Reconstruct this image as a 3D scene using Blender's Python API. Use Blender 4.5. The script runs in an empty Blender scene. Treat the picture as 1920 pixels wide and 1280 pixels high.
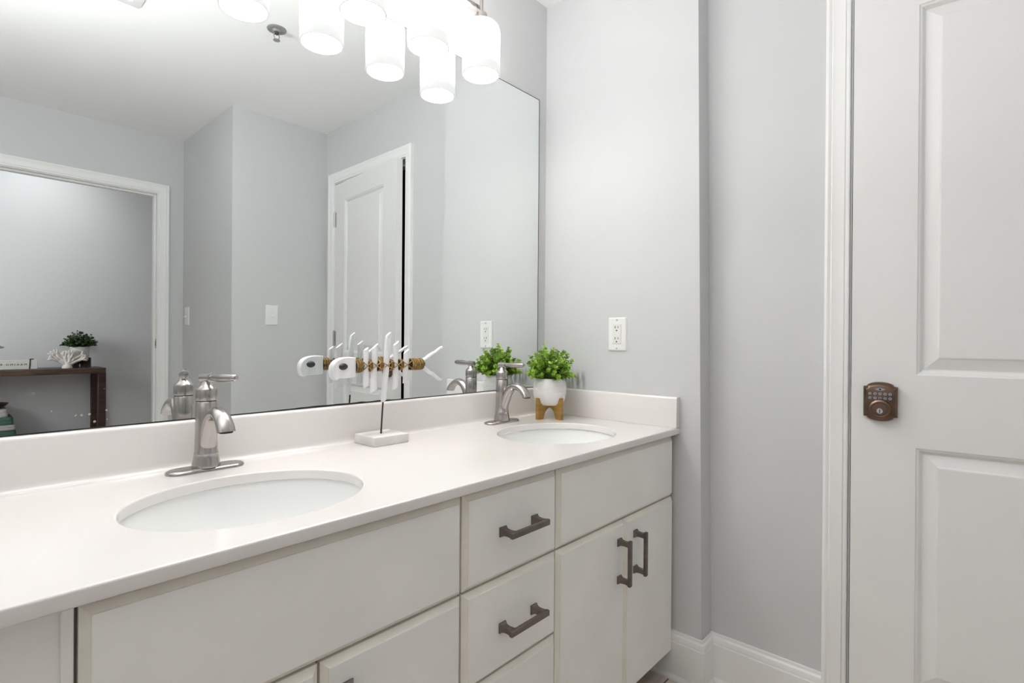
import bpy, bmesh, math, random
from mathutils import Vector, Matrix

# ------------------------------------------------------------------ scene, camera, light
S = bpy.context.scene
COL = S.collection
YAW, PITCH, ROLL = 0.73585, -0.001525, 0.007462
CAMLOC = Vector((-1.58822, -1.2660, 1.05991))

def make_camera():
    f = Vector((math.cos(YAW), math.sin(YAW), 0)); r = Vector((math.sin(YAW), -math.cos(YAW), 0)); u = Vector((0, 0, 1))
    c, s = math.cos(PITCH), math.sin(PITCH)
    f2 = f * c + u * s; u2 = u * c - f * s
    c, s = math.cos(ROLL), math.sin(ROLL)
    r3 = r * c + u2 * s; u3 = u2 * c - r * s
    m = Matrix(((r3.x, u3.x, -f2.x, CAMLOC.x), (r3.y, u3.y, -f2.y, CAMLOC.y), (r3.z, u3.z, -f2.z, CAMLOC.z), (0, 0, 0, 1)))
    cd = bpy.data.cameras.new('camera'); cd.sensor_width = 36; cd.lens = 991.787 * 36 / 1920
    cd.clip_start = 0.02; cd.clip_end = 60
    co = bpy.data.objects.new('camera', cd); co.matrix_world = m
    COL.objects.link(co); S.camera = co
make_camera()

S.view_settings.view_transform = 'Standard'
S.view_settings.look = 'None'
S.view_settings.gamma = 1
S.view_settings.use_curve_mapping = False
S.view_settings.exposure = 0.0

W = bpy.data.worlds.new('world'); S.world = W; W.use_nodes = True
W.node_tree.nodes['Background'].inputs[0].default_value = (1, 1, 1, 1)
W.node_tree.nodes['Background'].inputs[1].default_value = 0.0
S.cycles.max_bounces = 14; S.cycles.diffuse_bounces = 8; S.cycles.glossy_bounces = 6
S.cycles.sample_clamp_indirect = 12.0
S.cycles.use_denoising = True

LAMP_L = 12.0           # radiance of the frosted lamp glass
HALL_W = 24.0            # hall ceiling lamp, watts
HALL2_W = 20.0          # added fill from the hall's left, no known lamp there
OVERHEAD_FILL_W = 6.0           # unseen overhead fill, added to brighten the bathroom
UP_W = 17.5             # added uplight bounced off the ceiling as soft fill, no real fixture

def lamp(name, kind, loc, power, size=0.1, rot=(0, 0, 0), color=(1, 1, 1), **kw):
    d = bpy.data.lights.new(name, kind); d.energy = power; d.color = color
    if kind == 'POINT': d.shadow_soft_size = size
    if kind == 'AREA': d.size = size
    for k, v in kw.items(): setattr(d, k, v)
    o = bpy.data.objects.new(name, d); o.location = loc; o.rotation_euler = rot
    COL.objects.link(o); return o
lamp('hall_wall_washer', 'SPOT', (-1.00, -3.95, 2.62), HALL_W, 0.06, rot=((Vector((-0.97, -4.775, 2.08)) - Vector((-1.00, -3.95, 2.62))).to_track_quat('-Z', 'Y').to_euler()), spot_size=math.radians(95), spot_blend=1.0)
lamp('hall_side_fill', 'AREA', (-2.2, -3.7, 1.5), HALL2_W, 0.8, rot=(0, -math.pi / 2, 0))
lamp('overhead_fill', 'POINT', (-1.30, -0.45, 2.10), OVERHEAD_FILL_W, 0.14)
lamp('ceiling_bounce_fill', 'AREA', (-1.74, -0.85, 1.45), UP_W, 0.4, rot=(math.pi, 0, 0))

# ------------------------------------------------------------------ measured dimensions
HC = 2.3355                       # ceiling
ZC, TH = 0.7908, 0.0206           # counter top, thickness
ZS = 0.8864                       # top of backsplash
D = 0.5426                        # counter depth
FY = -0.53                        # cabinet front faces
SX = 0.0743                       # wall plane with the panelled door
def WZ(z): return 0.6077 - 0.01309 * (z - 0.862)
R, R2, X2 = 1.8077, 2.6306, -0.4761
XL = -2.45                        # left wall (out of view)
HALLY = 4.775
HH = 2.75                         # hall ceiling

# ------------------------------------------------------------------ materials
def mat(name, color, rough=0.5, metal=0.0, noise=None, bump=None, spec=0.5, coat=0.0):
    m = bpy.data.materials.new(name); m.use_nodes = True
    nt = m.node_tree; b = nt.nodes['Principled BSDF']
    b.inputs['Base Color'].default_value = (*color, 1)
    b.inputs['Roughness'].default_value = rough; b.inputs['Metallic'].default_value = metal
    b.inputs['Specular IOR Level'].default_value = spec
    if coat: b.inputs['Coat Weight'].default_value = coat; b.inputs['Coat Roughness'].default_value = 0.1
    tc = nt.nodes.new('ShaderNodeTexCoord')
    if noise:
        sc, amt = noise[:2]; stretch = noise[2] if len(noise) > 2 else (1, 1, 1)
        mp = nt.nodes.new('ShaderNodeMapping'); mp.inputs['Scale'].default_value = stretch
        n = nt.nodes.new('ShaderNodeTexNoise'); n.inputs['Scale'].default_value = sc; n.inputs['Detail'].default_value = 4
        cr = nt.nodes.new('ShaderNodeValToRGB')
        cr.color_ramp.elements[0].position = 0.3; cr.color_ramp.elements[1].position = 0.7
        cr.color_ramp.elements[0].color = (*[c * (1 - amt) for c in color], 1)
        cr.color_ramp.elements[1].color = (*[min(1, c * (1 + amt)) for c in color], 1)
        L = nt.links.new
        L(tc.outputs['Object'], mp.inputs[0]); L(mp.outputs[0], n.inputs['Vector']); L(n.outputs['Fac'], cr.inputs[0]); L(cr.outputs[0], b.inputs['Base Color'])
    if bump:
        sc, st = bump[:2]; stretch = bump[2] if len(bump) > 2 else (1, 1, 1)
        mp = nt.nodes.new('ShaderNodeMapping'); mp.inputs['Scale'].default_value = stretch
        n = nt.nodes.new('ShaderNodeTexNoise'); n.inputs['Scale'].default_value = sc; n.inputs['Detail'].default_value = 3
        bp = nt.nodes.new('ShaderNodeBump'); bp.inputs['Strength'].default_value = st; bp.inputs['Distance'].default_value = 0.002
        L = nt.links.new
        L(tc.outputs['Object'], mp.inputs[0]); L(mp.outputs[0], n.inputs['Vector']); L(n.outputs['Fac'], bp.inputs['Height']); L(bp.outputs[0], b.inputs['Normal'])
    return m

WALLC = (0.620, 0.627, 0.634)
M = {}
M['wall'] = mat('grey_wall_paint', WALLC, 0.55, bump=(90, 0.06), noise=(1.3, 0.012))
M['ceiling'] = mat('white_ceiling_paint', (0.88, 0.88, 0.875), 0.8, bump=(120, 0.05))
M['trim'] = mat('white_trim_paint', (0.86, 0.86, 0.85), 0.35)
M['door'] = mat('door_paint', (0.80, 0.80, 0.79), 0.38, bump=(70, 0.05, (1, 1, 0.3)))
M['cabinet'] = mat('cabinet_paint', (0.88, 0.875, 0.85), 0.42, noise=(7, 0.03), bump=(55, 0.05, (1, 1, 0.2)))
M['cabedge'] = mat('cabinet_edge_paint', (0.84, 0.81, 0.74), 0.45, noise=(16, 0.05))
M['cabdark'] = mat('cabinet_frame', (0.20, 0.175, 0.15), 0.6)
M['counter'] = mat('cultured_marble', (0.79, 0.758, 0.738), 0.17, noise=(2.2, 0.015), coat=0.25)
M['china'] = mat('white_porcelain', (0.85, 0.855, 0.845), 0.07, coat=0.4)
M['nickel'] = mat('brushed_nickel', (0.46, 0.43, 0.41), 0.23, 1.0, bump=(160, 0.05, (1, 1, 0.05)))
M['black'] = mat('black_gap', (0.02, 0.02, 0.02), 0.6)
M['pewter'] = mat('dark_pewter', (0.20, 0.17, 0.155), 0.36, 1.0, noise=(40, 0.15))
M['bronze'] = mat('aged_bronze', (0.165, 0.108, 0.08), 0.30, 1.0, noise=(18, 0.25))
M['chrome'] = mat('chrome', (0.75, 0.75, 0.75), 0.12, 1.0)
M['steel'] = mat('satin_steel', (0.50, 0.49, 0.475), 0.35, 1.0)
M['sprink'] = mat('sprinkler_grey', (0.30, 0.30, 0.30), 0.4, 0.3)
M['sprinkdark'] = mat('sprinkler_dark', (0.10, 0.10, 0.10), 0.4, 0.6)
M['plastic'] = mat('white_plastic', (0.84, 0.845, 0.83), 0.3)
M['ivory'] = mat('receptacle_plastic', (0.80, 0.80, 0.76), 0.32)
M['key'] = mat('keypad_button', (0.33, 0.34, 0.40), 0.35)
M['keyink'] = mat('keypad_ink', (0.05, 0.05, 0.07), 0.5)
M['wood'] = mat('white_washed_wood', (0.80, 0.80, 0.81), 0.75, noise=(9, 0.09, (6, 6, 1)), bump=(28, 0.5, (3, 3, 0.5)))
M['woodbase'] = mat('distressed_white_block', (0.72, 0.70, 0.67), 0.8, noise=(14, 0.12), bump=(35, 0.4))
M['rope'] = mat('twine', (0.36, 0.23, 0.08), 0.8, noise=(160, 0.6), bump=(240, 0.8))
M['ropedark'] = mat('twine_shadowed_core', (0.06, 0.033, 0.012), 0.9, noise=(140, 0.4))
M['rod'] = mat('dark_iron', (0.06, 0.045, 0.04), 0.5, 0.6)
M['eye'] = mat('dark_bead', (0.035, 0.03, 0.035), 0.25)
M['pot'] = mat('white_ceramic_pot', (0.80, 0.775, 0.765), 0.55, bump=(40, 0.15))
M['stand'] = mat('oiled_wood_stand', (0.36, 0.205, 0.045), 0.55, noise=(12, 0.22, (1, 1, 7)))
M['soil'] = mat('dark_soil', (0.03, 0.03, 0.02), 0.9)
M['stem'] = mat('plant_stem', (0.12, 0.20, 0.03), 0.6)
M['darkpot'] = mat('grey_white_pot', (0.66, 0.65, 0.63), 0.4)
M['browns'] = mat('dark_brown_wood', (0.042, 0.018, 0.012), 0.5, noise=(7, 0.45, (1, 8, 8)))
M['tabletop'] = mat('reclaimed_table_wood', (0.085, 0.052, 0.036), 0.42, noise=(6, 0.6, (1, 9, 9)), bump=(20, 0.5, (1, 8, 8)))
M['coral'] = mat('coral_white', (0.72, 0.68, 0.64), 0.8, bump=(120, 0.6))
M['sign'] = mat('sign_white', (0.66, 0.655, 0.63), 0.6, noise=(20, 0.04, (1, 4, 4)))
M['ink'] = mat('sign_ink', (0.06, 0.06, 0.055), 0.7)
M['green'] = mat('green_cloth', (0.07, 0.135, 0.11), 0.95, noise=(20, 0.25, (1, 3, 6)), bump=(120, 0.6))
M['greycloth'] = mat('grey_cloth', (0.44, 0.42, 0.41), 0.95, noise=(20, 0.2, (1, 3, 6)), bump=(120, 0.6))
M['vent'] = mat('vent_white', (0.80, 0.80, 0.80), 0.5)

def floor_mat():
    m = bpy.data.materials.new('wood_plank_floor'); m.use_nodes = True
    nt = m.node_tree; b = nt.nodes['Principled BSDF']; L = nt.links.new
    tc = nt.nodes.new('ShaderNodeTexCoord'); br = nt.nodes.new('ShaderNodeTexBrick')
    br.inputs['Scale'].default_value = 1.0; br.inputs['Brick Width'].default_value = 1.2; br.inputs['Row Height'].default_value = 0.13
    br.inputs['Mortar Size'].default_value = 0.002
    br.inputs['Color1'].default_value = (0.58, 0.51, 0.44, 1); br.inputs['Color2'].default_value = (0.66, 0.58, 0.50, 1); br.inputs['Mortar'].default_value = (0.05, 0.035, 0.03, 1)
    mp = nt.nodes.new('ShaderNodeMapping'); mp.inputs['Scale'].default_value = (2, 26, 1)
    n = nt.nodes.new('ShaderNodeTexNoise'); n.inputs['Scale'].default_value = 2.2; n.inputs['Detail'].default_value = 6
    mx = nt.nodes.new('ShaderNodeMixRGB'); mx.blend_type = 'OVERLAY'; mx.inputs[0].default_value = 0.6
    L(tc.outputs['Object'], br.inputs['Vector']); L(tc.outputs['Object'], mp.inputs[0]); L(mp.outputs[0], n.inputs['Vector'])
    L(br.outputs['Color'], mx.inputs[1]); L(n.outputs['Fac'], mx.inputs[2]); L(mx.outputs[0], b.inputs['Base Color'])
    b.inputs['Roughness'].default_value = 0.4
    return m
M['floor'] = floor_mat()

def mirror_mat():
    """Silvered glass with a few dried water specks low down on the left."""
    m = bpy.data.materials.new('mirror_silver'); m.use_nodes = True
    nt = m.node_tree; b = nt.nodes['Principled BSDF']; L = nt.links.new
    b.inputs['Base Color'].default_value = (0.885, 0.915, 0.91, 1); b.inputs['Metallic'].default_value = 1; b.inputs['Roughness'].default_value = 0.0
    tc = nt.nodes.new('ShaderNodeTexCoord')
    vo = nt.nodes.new('ShaderNodeTexVoronoi'); vo.inputs['Scale'].default_value = 75; vo.inputs['Randomness'].default_value = 1
    lt = nt.nodes.new('ShaderNodeMath'); lt.operation = 'LESS_THAN'; lt.inputs[1].default_value = 0.17
    no = nt.nodes.new('ShaderNodeTexNoise'); no.inputs['Scale'].default_value = 28
    gt = nt.nodes.new('ShaderNodeMath'); gt.operation = 'GREATER_THAN'; gt.inputs[1].default_value = 0.54
    sp = nt.nodes.new('ShaderNodeSeparateXYZ')
    zr = nt.nodes.new('ShaderNodeMapRange'); zr.inputs['From Min'].default_value = 0.985; zr.inputs['From Max'].default_value = 0.90; zr.clamp = True
    xr = nt.nodes.new('ShaderNodeMapRange'); xr.inputs['From Min'].default_value = -1.26; xr.inputs['From Max'].default_value = -1.36; xr.clamp = True
    def mul(a, c):
        q = nt.nodes.new('ShaderNodeMath'); q.operation = 'MULTIPLY'; L(a, q.inputs[0]); L(c, q.inputs[1]); return q.outputs[0]
    L(tc.outputs['Object'], vo.inputs['Vector']); L(tc.outputs['Object'], no.inputs['Vector']); L(tc.outputs['Object'], sp.inputs[0])
    L(vo.outputs['Distance'], lt.inputs[0]); L(no.outputs['Fac'], gt.inputs[0]); L(sp.outputs['Z'], zr.inputs['Value']); L(sp.outputs['X'], xr.inputs['Value'])
    fac = mul(mul(lt.outputs[0], gt.outputs[0]), mul(zr.outputs[0], xr.outputs[0]))
    hf = nt.nodes.new('ShaderNodeMath'); hf.operation = 'MULTIPLY'; hf.inputs[1].default_value = 0.55; L(fac, hf.inputs[0])
    df = nt.nodes.new('ShaderNodeBsdfDiffuse'); df.inputs['Color'].default_value = (0.7, 0.7, 0.69, 1)
    mix = nt.nodes.new('ShaderNodeMixShader'); L(hf.outputs[0], mix.inputs[0]); L(b.outputs[0], mix.inputs[1]); L(df.outputs[0], mix.inputs[2])
    L(mix.outputs[0], nt.nodes['Material Output'].inputs[0])
    return m
M['mirror'] = mirror_mat()

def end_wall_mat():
    """The grey wall paint with a patch of dark vertical streaks just above the side splash."""
    m = M['wall'].copy(); m.name = 'grey_wall_paint_streaked'
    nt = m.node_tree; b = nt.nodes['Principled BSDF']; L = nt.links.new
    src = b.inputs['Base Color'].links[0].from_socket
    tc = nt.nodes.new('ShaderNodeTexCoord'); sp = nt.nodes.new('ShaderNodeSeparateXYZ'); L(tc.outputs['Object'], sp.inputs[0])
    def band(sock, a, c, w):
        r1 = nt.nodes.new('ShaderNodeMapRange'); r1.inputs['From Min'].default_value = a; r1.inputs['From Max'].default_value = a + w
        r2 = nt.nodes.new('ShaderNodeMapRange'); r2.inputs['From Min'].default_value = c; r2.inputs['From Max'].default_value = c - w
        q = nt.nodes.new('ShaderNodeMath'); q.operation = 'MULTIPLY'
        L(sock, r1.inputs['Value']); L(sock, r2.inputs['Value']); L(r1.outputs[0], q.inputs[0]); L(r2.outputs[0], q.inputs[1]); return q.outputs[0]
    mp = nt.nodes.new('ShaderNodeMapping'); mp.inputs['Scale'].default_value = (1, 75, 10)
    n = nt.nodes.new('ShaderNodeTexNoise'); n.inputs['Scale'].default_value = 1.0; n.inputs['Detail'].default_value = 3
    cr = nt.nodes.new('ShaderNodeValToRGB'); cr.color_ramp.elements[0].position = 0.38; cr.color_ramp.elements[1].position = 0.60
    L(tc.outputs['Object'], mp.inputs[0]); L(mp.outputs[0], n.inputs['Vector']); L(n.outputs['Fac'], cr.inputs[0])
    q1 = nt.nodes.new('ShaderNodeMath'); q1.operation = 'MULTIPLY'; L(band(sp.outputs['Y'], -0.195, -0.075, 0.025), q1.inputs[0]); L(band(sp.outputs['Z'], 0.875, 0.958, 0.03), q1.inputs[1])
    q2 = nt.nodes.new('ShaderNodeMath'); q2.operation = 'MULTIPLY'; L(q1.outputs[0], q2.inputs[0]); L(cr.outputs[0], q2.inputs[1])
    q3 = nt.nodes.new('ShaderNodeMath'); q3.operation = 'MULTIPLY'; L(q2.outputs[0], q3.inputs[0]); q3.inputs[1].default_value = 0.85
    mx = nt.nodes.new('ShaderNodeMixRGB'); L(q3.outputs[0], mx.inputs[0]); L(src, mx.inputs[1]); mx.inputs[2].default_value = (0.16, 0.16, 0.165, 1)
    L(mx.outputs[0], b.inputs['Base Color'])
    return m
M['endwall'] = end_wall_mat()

def glass_lamp_mat():
    """Frosted opal glass lit from inside; the glass below the bulb glows less."""
    m = bpy.data.materials.new('lit_opal_glass'); m.use_nodes = True
    nt = m.node_tree; L = nt.links.new; b = nt.nodes['Principled BSDF']
    b.inputs['Base Color'].default_value = (0.12, 0.12, 0.12, 1); b.inputs['Roughness'].default_value = 0.6; b.inputs['Specular IOR Level'].default_value = 0.1
    b.inputs['Emission Color'].default_value = (1, 0.985, 0.965, 1)
    tc = nt.nodes.new('ShaderNodeTexCoord'); sp = nt.nodes.new('ShaderNodeSeparateXYZ'); L(tc.outputs['Object'], sp.inputs[0])
    cr = nt.nodes.new('ShaderNodeMapRange'); cr.interpolation_type = 'SMOOTHSTEP'
    cr.inputs['From Min'].default_value = 0.022; cr.inputs['From Max'].default_value = 0.105
    cr.inputs['To Min'].default_value = 0.82; cr.inputs['To Max'].default_value = LAMP_L
    L(sp.outputs['Z'], cr.inputs['Value']); L(cr.outputs[0], b.inputs['Emission Strength'])
    return m
M['opal'] = glass_lamp_mat()
M['lampin'] = mat('lit_lamp_inside', (0.9, 0.9, 0.88), 0.5)
M['lampin'].node_tree.nodes['Principled BSDF'].inputs['Emission Color'].default_value = (1, 0.985, 0.965, 1)
M['lampin'].node_tree.nodes['Principled BSDF'].inputs['Emission Strength'].default_value = LAMP_L

def leaf_mat(name, dark, light):
    m = bpy.data.materials.new(name); m.use_nodes = True
    nt = m.node_tree; b = nt.nodes['Principled BSDF']; L = nt.links.new
    at = nt.nodes.new('ShaderNodeAttribute'); at.attribute_name = 'tone'
    cr = nt.nodes.new('ShaderNodeValToRGB'); cr.color_ramp.elements[0].color = (*dark, 1); cr.color_ramp.elements[1].color = (*light, 1)
    L(at.outputs['Fac'], cr.inputs[0]); L(cr.outputs[0], b.inputs['Base Color'])
    b.inputs['Roughness'].default_value = 0.45
    tr = nt.nodes.new('ShaderNodeBsdfTranslucent'); L(cr.outputs[0], tr.inputs[0])
    mx = nt.nodes.new('ShaderNodeMixShader'); mx.inputs[0].default_value = 0.3
    L(b.outputs[0], mx.inputs[1]); L(tr.outputs[0], mx.inputs[2]); L(mx.outputs[0], nt.nodes['Material Output'].inputs[0])
    return m
M['leaf'] = leaf_mat('bright_leaves', (0.055, 0.17, 0.015), (0.52, 0.78, 0.10))
M['leaf2'] = leaf_mat('dark_leaves', (0.012, 0.035, 0.010), (0.06, 0.12, 0.035))

# ------------------------------------------------------------------ mesh helpers
class MB:
    def __init__(s): s.v = []; s.f = []; s.mi = []; s.m = 0
    def add(s, vs, fs):
        n = len(s.v); s.v += [tuple(v) for v in vs]
        for f in fs: s.f.append(tuple(i + n for i in f)); s.mi.append(s.m)
        return s
    def box(s, x0, x1, y0, y1, z0, z1, xf=None):
        vs = [Vector((x, y, z)) for z in (z0, z1) for y in (y0, y1) for x in (x0, x1)]
        if xf: vs = [xf @ v for v in vs]
        return s.add(vs, [(0, 2, 3, 1), (4, 5, 7, 6), (0, 1, 5, 4), (2, 6, 7, 3), (0, 4, 6, 2), (1, 3, 7, 5)])
    def rbox(s, x0, x1, y0, y1, z0, z1, r=0.002, seg=2, xf=None):
        bm = bmesh.new(); bmesh.ops.create_cube(bm, size=1)
        for v in bm.verts: v.co = Vector(((x0 + x1) / 2 + v.co.x * (x1 - x0), (y0 + y1) / 2 + v.co.y * (y1 - y0), (z0 + z1) / 2 + v.co.z * (z1 - z0)))
        bmesh.ops.bevel(bm, geom=bm.edges[:], offset=r, segments=seg, profile=0.5, affect='EDGES')
        bm.verts.index_update()
        vs = [(xf @ v.co) if xf else v.co.copy() for v in bm.verts]
        s.add(vs, [tuple(v.index for v in f.verts) for f in bm.faces]); bm.free(); return s
    def loft(s, rings, cap0=True, cap1=True, closed=True):
        n = len(rings[0]); vs = [v for r in rings for v in r]; fs = []
        for k in range(len(rings) - 1):
            for i in range(n if closed else n - 1):
                j = (i + 1) % n; fs.append((k * n + i, k * n + j, (k + 1) * n + j, (k + 1) * n + i))
        if cap0: fs.append(tuple(reversed(range(n))))
        if cap1: fs.append(tuple((len(rings) - 1) * n + i for i in range(n)))
        return s.add(vs, fs)
    def lathe(s, prof, c=(0, 0, 0), seg=40, sx=1, sy=1, cap0=True, cap1=True, xf=None):
        rings = []
        for r, z in prof:
            rings.append([Vector((c[0] + r * sx * math.cos(2 * math.pi * i / seg), c[1] + r * sy * math.sin(2 * math.pi * i / seg), c[2] + z)) for i in range(seg)])
        if xf: rings = [[xf @ v for v in r] for r in rings]
        return s.loft(rings, cap0, cap1)
    def tube(s, pts, rad, seg=16, flat=1.0, up=(0, 0, 1)):
        pts = [Vector(p) for p in pts]; n = len(pts)
        if not hasattr(rad, '__len__'): rad = [rad] * n
        rings = []; prev = None
        for i, p in enumerate(pts):
            t = (pts[min(i + 1, n - 1)] - pts[max(i - 1, 0)]).normalized()
            if prev is None:
                a = Vector(up) if abs(t.dot(Vector(up))) < 0.95 else Vector((1, 0, 0))
                x = t.cross(a).normalized()
            else:
                x = (prev - t * prev.dot(t)).normalized()
            y = t.cross(x); prev = x
            rings.append([p + (x * math.cos(2 * math.pi * k / seg) + y * flat * math.sin(2 * math.pi * k / seg)) * rad[i] for k in range(seg)])
        return s.loft(rings)
    def cyl(s, p0, p1, r, seg=20, r1=None): return s.tube([p0, p1], [r, r if r1 is None else r1], seg)
    def prism(s, outline, h0, h1, fn):
        """outline: 2-D points; fn(a,b,h) -> 3-D"""
        return s.loft([[fn(a, b, h0) for a, b in outline], [fn(a, b, h1) for a, b in outline]])
    def build(s, name, m, parent=None, smooth=True, ang=35, loc=None, flip=True, weld=False):
        me = bpy.data.meshes.new(name); me.from_pydata(s.v, [], s.f)
        ms = m if isinstance(m, (list, tuple)) else [m]
        for q in ms: me.materials.append(M[q] if isinstance(q, str) else q)
        for p, i in zip(me.polygons, s.mi): p.material_index = i
        if flip:
            bm = bmesh.new(); bm.from_mesh(me)
            if weld: bmesh.ops.remove_doubles(bm, verts=bm.verts[:], dist=1e-5)
            bmesh.ops.recalc_face_normals(bm, faces=bm.faces[:]); bm.to_mesh(me); bm.free()
        if smooth:
            me.polygons.foreach_set('use_smooth', [True] * len(me.polygons)); me.set_sharp_from_angle(angle=math.radians(ang))
        me.update()
        o = bpy.data.objects.new(name, me); COL.objects.link(o)
        if parent: o.parent = parent
        if loc: o.location = loc
        return o

def tag(o, label=None, cat=None, group=None, kind=None):
    for k, v in (('label', label), ('category', cat), ('group', group), ('kind', kind)):
        if v: o[k] = v
    return o
def thing(name, label, cat, loc=(0, 0, 0), rz=0, group=None, kind=None):
    o = bpy.data.objects.new(name, None); o.empty_display_size = 0.05; COL.objects.link(o)
    o.location = loc; o.rotation_euler = (0, 0, rz); return tag(o, label, cat, group, kind)
def struct(mb, name, m, label=None, cat=None, **kw):
    return tag(mb.build(name, m, **kw), label, cat, kind='structure')
def copy_tree(o, parent=None):
    c = o.copy(); COL.objects.link(c)
    if parent: c.parent = parent
    for ch in [q for q in bpy.data.objects if q.parent == o]: copy_tree(ch, c)
    return c

# ------------------------------------------------------------------ room shell
T = 0.11
def room():
    struct(MB().box(XL - T, SX + T, -R2 - T, 0.004 + T, -0.05, 0.0), 'floor', 'floor', 'brown wood plank floor at the foot of the vanity', 'floor')
    struct(MB().box(XL - T, 1.2, -HALLY - T, -R2 - T, -0.05, 0.0), 'floor_hall', 'floor', 'brown wood plank floor of the hall beyond the doorway', 'floor')
    struct(MB().box(XL - T, SX + T, -R2 - T, 0.004 + T, HC, HC + 0.05), 'ceiling', 'ceiling', 'white bathroom ceiling seen in the mirror', 'ceiling')
    struct(MB().box(XL - T, 1.2, -HALLY - T, -R2 - T, HH, HH + 0.05), 'ceiling_hall', 'ceiling', 'white hall ceiling beyond the doorway', 'ceiling')
    struct(MB().box(XL - T, SX + T, 0.004, 0.004 + T, 0, HC), 'wall_back', 'wall', 'grey wall behind the big mirror', 'wall')
    # right end wall, its free end a little out of plumb
    mb = MB()
    y0, y1 = -WZ(0), -WZ(HC)
    vs = [(0, 0.004, 0), (SX + T, 0.004, 0), (SX + T, y0, 0), (0, y0, 0), (0, 0.004, HC), (SX + T, 0.004, HC), (SX + T, y1, HC), (0, y1, HC)]
    mb.add(vs, [(0, 1, 2, 3), (4, 7, 6, 5), (0, 4, 5, 1), (1, 5, 6, 2), (2, 6, 7, 3), (3, 7, 4, 0)])
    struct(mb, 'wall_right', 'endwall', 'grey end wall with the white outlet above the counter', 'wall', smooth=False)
    # recessed wall with the panelled door
    mb = MB()
    vs = [(SX, y0, 0), (SX + T, y0, 0), (SX + T, -0.978, 0), (SX, -0.978, 0), (SX, y1, HC), (SX + T, y1, HC), (SX + T, -0.978, HC), (SX, -0.978, HC)]
    mb.add(vs, [(0, 1, 2, 3), (4, 7, 6, 5), (0, 4, 5, 1), (1, 5, 6, 2), (2, 6, 7, 3), (3, 7, 4, 0)])
    mb.box(SX, SX + T, -R, -1.709, 0, HC)
    mb.box(SX, SX + T, -1.709, -0.978, 2.013, HC)
    struct(mb, 'wall_right_recess', 'wall', 'grey wall set back around the white panelled door', 'wall', smooth=False)
    struct(MB().box(X2, SX + T, -R2 - T, -R, 0, HC), 'wall_front', 'wall', 'grey wall block with a light switch, seen in the mirror opposite the vanity', 'wall', smooth=False)
    mb = MB()
    mb.box(-0.611, X2, -R2 - T, -R2, 0, HC)
    mb.box(XL - T, -1.395, -R2 - T, -R2, 0, HC)
    mb.box(-1.395, -0.611, -R2 - T, -R2, 1.974, HC); mb.box(XL - T, 1.2, -R2 - T, -R2 - T + 0.04, HC + 0.05, HH); mb.box(SX + T, 1.2, -R2 - T, -R2, 0, HC + 0.05)
    struct(mb, 'wall_front_doorway', 'wall', 'grey wall around the open doorway, seen in the mirror', 'wall', smooth=False)
    struct(MB().box(XL - T, XL, -R2, 0.004, 0, HC), 'wall_left', 'wall', 'grey wall at the left end of the bathroom', 'wall')
    struct(MB().box(XL - T, 1.2, -HALLY - T, -HALLY, 0, HH), 'wall_hall', 'wall', 'grey hall wall behind the dark wood console table', 'wall')
    struct(MB().box(XL - T, XL, -HALLY, -R2 - T, 0, HH), 'wall_hall_left', 'wall', 'grey wall at the left end of the hall', 'wall')
    struct(MB().box(1.1, 1.2, -HALLY, -R2 - T, 0, HH), 'wall_hall_right', 'wall', 'grey wall at the right end of the hall', 'wall')
room()

BASE = [(0, 0), (0.019, 0), (0.019, 0.006), (0.016, 0.014), (0.014, 0.018), (0.014, 0.118), (0.0125, 0.121), (0.0125, 0.128), (0.010, 0.137), (0.006, 0.142), (0.005, 0.150), (0, 0.150)]
def baseboards():
    w = WZ(0.08)
    rings = []
    path = [lambda o: (-o, -0.455), lambda o: (-o, -w - o), lambda o: (SX - o, -w - o), lambda o: (SX - o, -0.9265)]
    for q in path: rings.append([Vector((*q(o), z)) for o, z in BASE])
    struct(MB().loft(rings), 'baseboard_right', 'trim', 'white baseboard turning the corner beside the vanity', 'baseboard', ang=20)
    def run(name, label, a, b, n):
        a, b, n = Vector(a), Vector(b), Vector(n)
        struct(MB().loft([[Vector((*(p + n * o), z)) for o, z in BASE] for p in (a, b)]), name, 'trim', label, 'baseboard', ang=20)
    run('baseboard_front', 'white baseboard under the wall with the light switch', (SX, -R), (X2, -R), (0, 1))
    run('baseboard_front_return', 'white baseboard of the return wall beside the doorway', (X2, -R + 0.019), (X2, -R2), (-1, 0))
    run('baseboard_left', 'white baseboard at the left wall', (XL, -R2), (XL, 0), (1, 0))
    run('baseboard_hall', 'white baseboard behind the console table', (XL, -HALLY), (1.1, -HALLY), (0, 1))
baseboards()

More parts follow.
